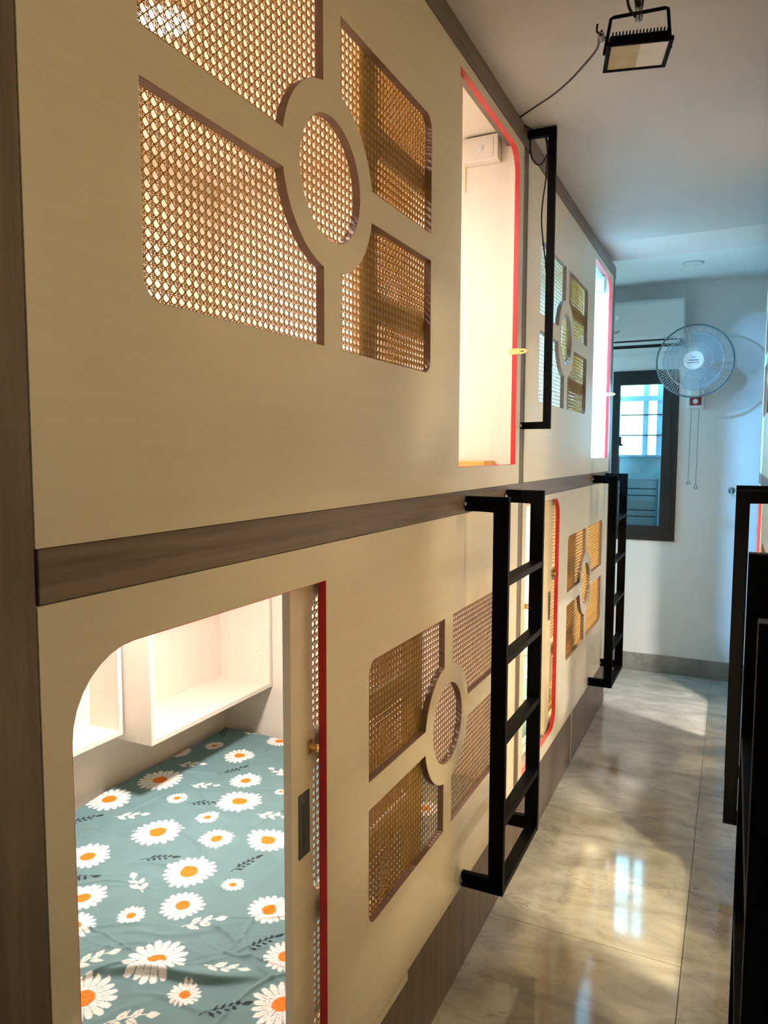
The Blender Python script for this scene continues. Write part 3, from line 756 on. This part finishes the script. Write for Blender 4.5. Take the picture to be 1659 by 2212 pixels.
B().tube(smooth_path([(.389,1.957,2.745), (.388,1.957,2.728), (.397,1.957,2.722), (.400,1.957,2.728)], 4), .0028, n=6).build('cable_end', 'blackrub', ca)
B().tube([(.398,1.958,2.722), (.404,1.962,2.700)], .007, n=8).build('connector_tape', 'white_pl', ca)
B().tube(smooth_path([(.005,2.70,2.862), (.020,2.77,2.868), (.058,2.776,2.848), (.076,2.778,2.807), (.066,2.78,2.767), (.042,2.782,2.745), (.016,2.782,2.768), (.006,2.782,2.812), (.010,2.776,2.860)]), .0028, n=6).build('cable_loop', 'blackrub', ca)
B().tube(smooth_path([(.012,2.772,2.866), (.055,2.786,2.855), (.069,2.79,2.791), (.064,2.80,2.708), (.052,2.80,2.609), (.050,2.80,2.541), (.059,2.80,2.455), (.070,2.80,2.385)]), .0030, n=6).build('dangling_cable', 'blackrub', ca)
B().tube([(.069,2.80,2.395), (.072,2.80,2.375), (.080,2.80,2.320), (.085,2.80,2.285)], .005, n=8, rr=[.004, .0062, .0062, .003]).build('cable_plug', 'blackrub', ca)

# ------------------------------------------------------------------ end wall: window, air conditioner, fan, hook, downlight
wt = thing('window_1', (.118, YE, 1.014), kind='structure'); x0, z0, x1, z1 = WIN
def frame_boxes(bld, x0, z0, x1, z1, w, ya, yb):
    bld.box((x0, ya, z0), (x1, yb, z0+w)); bld.box((x0, ya, z1-w), (x1, yb, z1)); bld.box((x0, ya, z0+w), (x0+w, yb, z1-w)); bld.box((x1-w, ya, z0+w), (x1, yb, z1-w)); return bld
frame_boxes(B(), x0, z0, x1, z1, .052, YE-.012, YE+.07).build('window_frame', 'frame_dk', wt, bevel=.002)
B().box((x0+.045, YE-.022, z0+.05), (x1-.05, YE+.04, z0+.112)).box((x0+.045, YE-.022, z1-.106), (x1-.05, YE+.04, z1-.05)).box((x1-.112, YE-.022, z0+.112), (x1-.05, YE+.04, z1-.106)).box((x0+.045, YE-.022, z0+.112), (x0+.056, YE+.04, z1-.106)).build('window_sash', 'frame_dk', wt, bevel=.003)
B().box((x0+.05, YE+.008, z0+.10), (x1-.10, YE+.013, z1-.10)).build('pane', 'glass', wt)
B().box((x0+.050, YE-.050, 1.745), (x0+.075, YE-.022, 1.80)).box((x0+.052, YE-.056, 1.73), (x0+.090, YE-.048, 1.745)).build('window_latch', 'dark', wt, bevel=.001)

ac = thing('air_conditioner', (-.06, YE, 2.46), 'white split air conditioner on the end wall above the window', 'air conditioner')
ax0, ax1, ay = -.47, .385, 5.62
prof = [(ay+.02, 2.775), (ay, 2.755), (ay-.006, 2.62), (ay, 2.505), (ay+.03, 2.492), (YE, 2.492), (YE, 2.785), (ay+.06, 2.785)]
b = B().prism([(ax0, y, z) for y, z in prof], (ax1-ax0, 0, 0)); o = b.build('case', 'ac', ac, bevel=.012)
B().prism([(ax0+.02, y, z) for y, z in [(ay+.035, 2.4915), (YE-.004, 2.4915), (YE-.004, 2.43), (ay+.11, 2.43), (ay+.05, 2.46)]], (ax1-ax0-.04, 0, 0)).build('air_outlet', 'dark', ac)
B().prism([(ax0+.03, y, z) for y, z in [(ay+.022, 2.478), (ay+.075, 2.448), (ay+.077, 2.452), (ay+.024, 2.483)]], (ax1-ax0-.06, 0, 0)).build('louver', 'ac', ac)
B().prism([(ax0+.004, y, z) for y, z in [(ay+.070, 2.444), (YE-.002, 2.428), (YE-.002, 2.405), (ay+.10, 2.412)]], (ax1-ax0-.008, 0, 0)).build('lower_lip', 'ac', ac, bevel=.004)
sx, sz = -.074, 2.655
B().prism([(sx+a, ay-.0085, sz+c) for a, c in ((-.012, .016), (.011, .019), (.012, .002), (.006, -.012), (0, -.017), (-.008, -.010), (-.012, .002))], (0, .0035, 0)).build('shield_sticker', 'sticker', ac)
lg = B()
for k, (w_, h_) in enumerate(((.004, .010), (.004, .010), (.006, .011), (.003, .011))): lg.box((-.098+k*.0085, ay-.0060, 2.548), (-.098+k*.0085+w_, ay-.0045+.004, 2.548+h_))
lg.box((-.062, ay-.0060, 2.560), (-.054, ay-.001, 2.566)); lg.build('maker_logo', 'ink', ac)

fan = thing('wall_fan', (.468, YE, 2.0), 'round white wall fan with red control box beside the window', 'fan')
fcx, fcy, fcz, fr = .463, 5.50, 2.315, .248
def fring(r, y, k=72): return [(fcx + r*math.cos(2*math.pi*i/k), y, fcz + r*math.sin(2*math.pi*i/k)) for i in range(k)]
B().tube(fring(fr, fcy+.055), .0058, n=8, closed=True).build('cage_rim', 'fanrim', fan, smooth=True)
def grille(yf, bulge, n, name, r0=.055):
    b = B()
    for i in range(n):
        a = 2*math.pi*i/n; c, s = math.cos(a), math.sin(a); pts = []
        for q in range(6):
            r = r0 + (fr-r0)*q/5; yy = yf + bulge*(1-(q/5)**2.2)
            a2 = a + .18*(q/5)**1.2 if name == 'front_grille' else a
            pts.append((fcx + r*math.cos(a2), yy, fcz + r*math.sin(a2)))
        b.tube(pts, .0012, n=3)
    for rr_ in (.115, .185):
        q = (rr_-r0)/(fr-r0); b.tube(fring(rr_, yf + bulge*(1-q**2.2), 48), .0014, n=4, closed=True)
    tag(b.build(name, 'fanwire', fan), kind='stuff')
grille(fcy+.052, -.062, 96, 'front_grille'); grille(fcy+.058, .075, 72, 'rear_grille')
hub = B().lathe([(.060, .012), (.066, .006), (.066, 0), (.060, -.006), (.0, -.008)][:4], (fcx, fcy-.010, fcz), axis='y', n=40).build('hub_badge', 'white_pl', fan)
bd = B()
bd.box((fcx-.020, fcy-.0168, fcz+.013), (fcx+.010, fcy-.0158, fcz+.026)); bd.build('badge_logo', 'fanblue', hub)
B().box((fcx-.034, fcy-.0168, fcz-.004), (fcx+.028, fcy-.0158, fcz+.002)).build('badge_lettering', 'ink', hub)
B().box((fcx-.040, fcy-.0168, fcz-.020), (fcx+.034, fcy-.0158, fcz-.0155)).build('badge_lettering', 'ink', hub)
for k in range(3):
    a0 = math.radians(35 + 120*k); b = B(); top = []; nA, nR = 12, 6; grid = []
    for i in range(nR+1):
        r = .045 + .165*i/nR; row = []
        half = math.radians(30 + 18*math.sin(math.pi*min(1, i/nR*.85)))
        for j in range(nA+1):
            s = j/nA*2-1; a = a0 + half*s + .25*i/nR
            rr_ = r*(1 - .06*s*s*(i == nR)); row.append(b.bm.verts.new((fcx + rr_*math.cos(a), fcy+.045 - s*.016, fcz + rr_*math.sin(a))))
        grid.append(row)
    for i in range(nR):
        for j in range(nA): b.bm.faces.new((grid[i][j], grid[i][j+1], grid[i+1][j+1], grid[i+1][j]))
    b.build('blade', 'blade', fan, smooth=True)
B().lathe([(.035, 0), (.055, .012), (.062, .05), (.058, .10), (.040, .125)], (fcx, fcy+.10, fcz), axis='y', n=28).build('motor_housing', 'fanblue', fan, smooth=True)
B().lathe([(.040, -.02), (.045, .0), (.045, .04), (.038, .055)], (fcx, fcy+.02, fcz), axis='y', n=24).build('blade_hub', 'fanblue', fan)
B().prism([(fcx-.030, y, z) for y, z in [(fcy+.13, fcz-.01), (fcy+.20, fcz+.01), (YE-.03, 2.13), (YE-.03, 2.06), (fcy+.24, 2.10)]], (.060, 0, 0)).build('arm', 'white_pl', fan, bevel=.006)
bxf = B().box((.414, YE-.065, 1.998), (.523, YE, 2.30)).build('wall_box', 'white_pl', fan, bevel=.010)
B().box((.429, YE-.0665, 2.022), (.508, YE-.0655, 2.090)).build('control_panel', 'redpanel', bxf)
B().lathe([(.018, 0), (.016, -.010), (.012, -.012)], (.469, YE-.0668, 2.051), axis='y', n=24).build('speed_knob', 'white_pl', bxf)
b = B()
for k in range(6): b.box((.434+k*.012, YE-.0665, 2.115), (.441+k*.012, YE-.0655, 2.200))
b.build('vent_slots', 'outframe', bxf)
B().tube(smooth_path([(fcx+.045, fcy+.19, fcz), (fcx+.08, fcy+.20, fcz+.005), (fcx+.10, fcy+.22, fcz-.02), (fcx+.08, fcy+.26, fcz-.04), (fcx+.03, fcy+.30, fcz-.06)]), .004, n=6).build('power_cord', 'outframe', fan)
for xx, zz in ((.440, 1.448), (.492, 1.416)):
    pc = B().tube([(xx, YE-.03, 2.0), (xx-.002, YE-.03, 1.7), (xx-.004, YE-.03, zz+.045)], .0016, n=6).build('pull_cord', 'dark', fan)
    B().tube([(xx-.004, YE-.03, zz+.045), (xx-.014, YE-.03, zz+.006), (xx-.010, YE-.03, zz), (xx+.003, YE-.03, zz), (xx+.007, YE-.03, zz+.006)], .0026, n=6, closed=True).build('pull_ring', 'dark', pc)

hk = thing('wall_hook', (.728, YE, 1.39), 'clear plastic hook stuck on the end wall above the right ladder', 'hook')
B().lathe([(.024, 0), (.024, -.002), (.008, -.004)], (.728, YE-.0005, 1.408), axis='y', n=20).build('hook_pad', 'clear', hk)
B().tube(smooth_path([(.728, YE-.006, 1.405), (.728, YE-.012, 1.388), (.728, YE-.024, 1.382), (.728, YE-.030, 1.395)]), .004, n=6).build('hook_arm', 'white_pl', hk)

dl = thing('downlight', (.445, 5.25, 2.91), 'round recessed downlight in the ceiling near the end wall, switched off', 'downlight')
B().lathe([(.066, 0), (.066, -.004), (.058, -.006), (.052, -.004), (.052, -.001)], (.445, 5.25, 2.91), n=36).build('downlight_rim', 'ac', dl)
B().lathe([(.0515, -.0005), (.0515, -.003)], (.445, 5.25, 2.91), n=36).build('downlight_diffuser', 'white_pl', dl)

# unseen fill downlight added behind the camera to brighten the near facade
col, pw = AISLE_FILL
al = thing('downlight', (.46, -.55, ZC), 'round fill downlight added in the aisle ceiling, unseen behind the camera', 'downlight')
B().lathe([(.085, 0), (.085, -.006), (.074, -.008), (.070, -.004)], (.46, -.55, ZC), n=36).build('downlight_rim', 'lampwhite', al)
B().lathe([(.069, -.001), (.069, -.005)], (.46, -.55, ZC), n=36).build('downlight_diffuser', emit('aisle_fill_diffuser', col, 5.0), al)
ld = bpy.data.lights.new('aisle_fill', 'AREA'); ld.shape = 'DISK'; ld.size = .14; ld.energy = pw; ld.color = col
lo = bpy.data.objects.new('aisle_fill', ld); C.objects.link(lo); lo.parent = al; lo.location = (0, 0, -.0095)

# ------------------------------------------------------------------ balcony outside the window
struct('floor_balcony', B().box((-1.5, YE+.13, -.06), (2.0, 7.5, 0)), 'grout')
struct('wall_parapet', B().box((-1.5, 6.10, 0), (2.0, 6.20, 1.646)), 'outwall')
struct('trim_30', B().box((-1.5, 6.06, 1.646), (2.0, 6.22, 1.662)), 'outframe')
w2 = thing('window_2', (-.1, 6.00, 1.662), kind='structure')
for xa, xb in ((-.40, -.37), (.075, .115), (.178, .235)): B().box((xa, 6.10, 1.662), (xb, 6.14, 2.90)).build('mullion', 'outframe', w2)
for zz in (1.816, 1.977): B().box((-1.4, 6.095, zz-.005), (.235, 6.105, zz+.005)).build('grille_bar', 'handle', w2)
B().box((-1.4, 6.09, 2.085), (.235, 6.14, 2.125)).build('window_head', 'outframe', w2)
rk = thing('drying_rack', (-.1, 6.02, 0), 'grey metal rack of thin bars standing on the balcony outside the window', 'rack')
for xx in (-.45, .196): B().box((xx, 6.01, 0), (xx+.018, 6.03, 1.475)).build('rack_post', 'outrail', rk)
for zz in (1.467, 1.292, 1.131, .98): B().box((-.432, 6.012, zz-.008), (.196, 6.028, zz+.008)).build('rack_rail', 'outrail', rk)
for zz in (1.398, 1.345, 1.23, 1.18): B().box((-.432, 6.014, zz-.004), (.196, 6.022, zz+.004)).build('rack_wire', 'handle', rk)
b = B()
for k in range(60): b.box((-.43+k*.0104, 6.018, .98), (-.428+k*.0104, 6.020, 1.467))
tag(b.build('rack_bars', 'outrail', rk), kind='stuff')
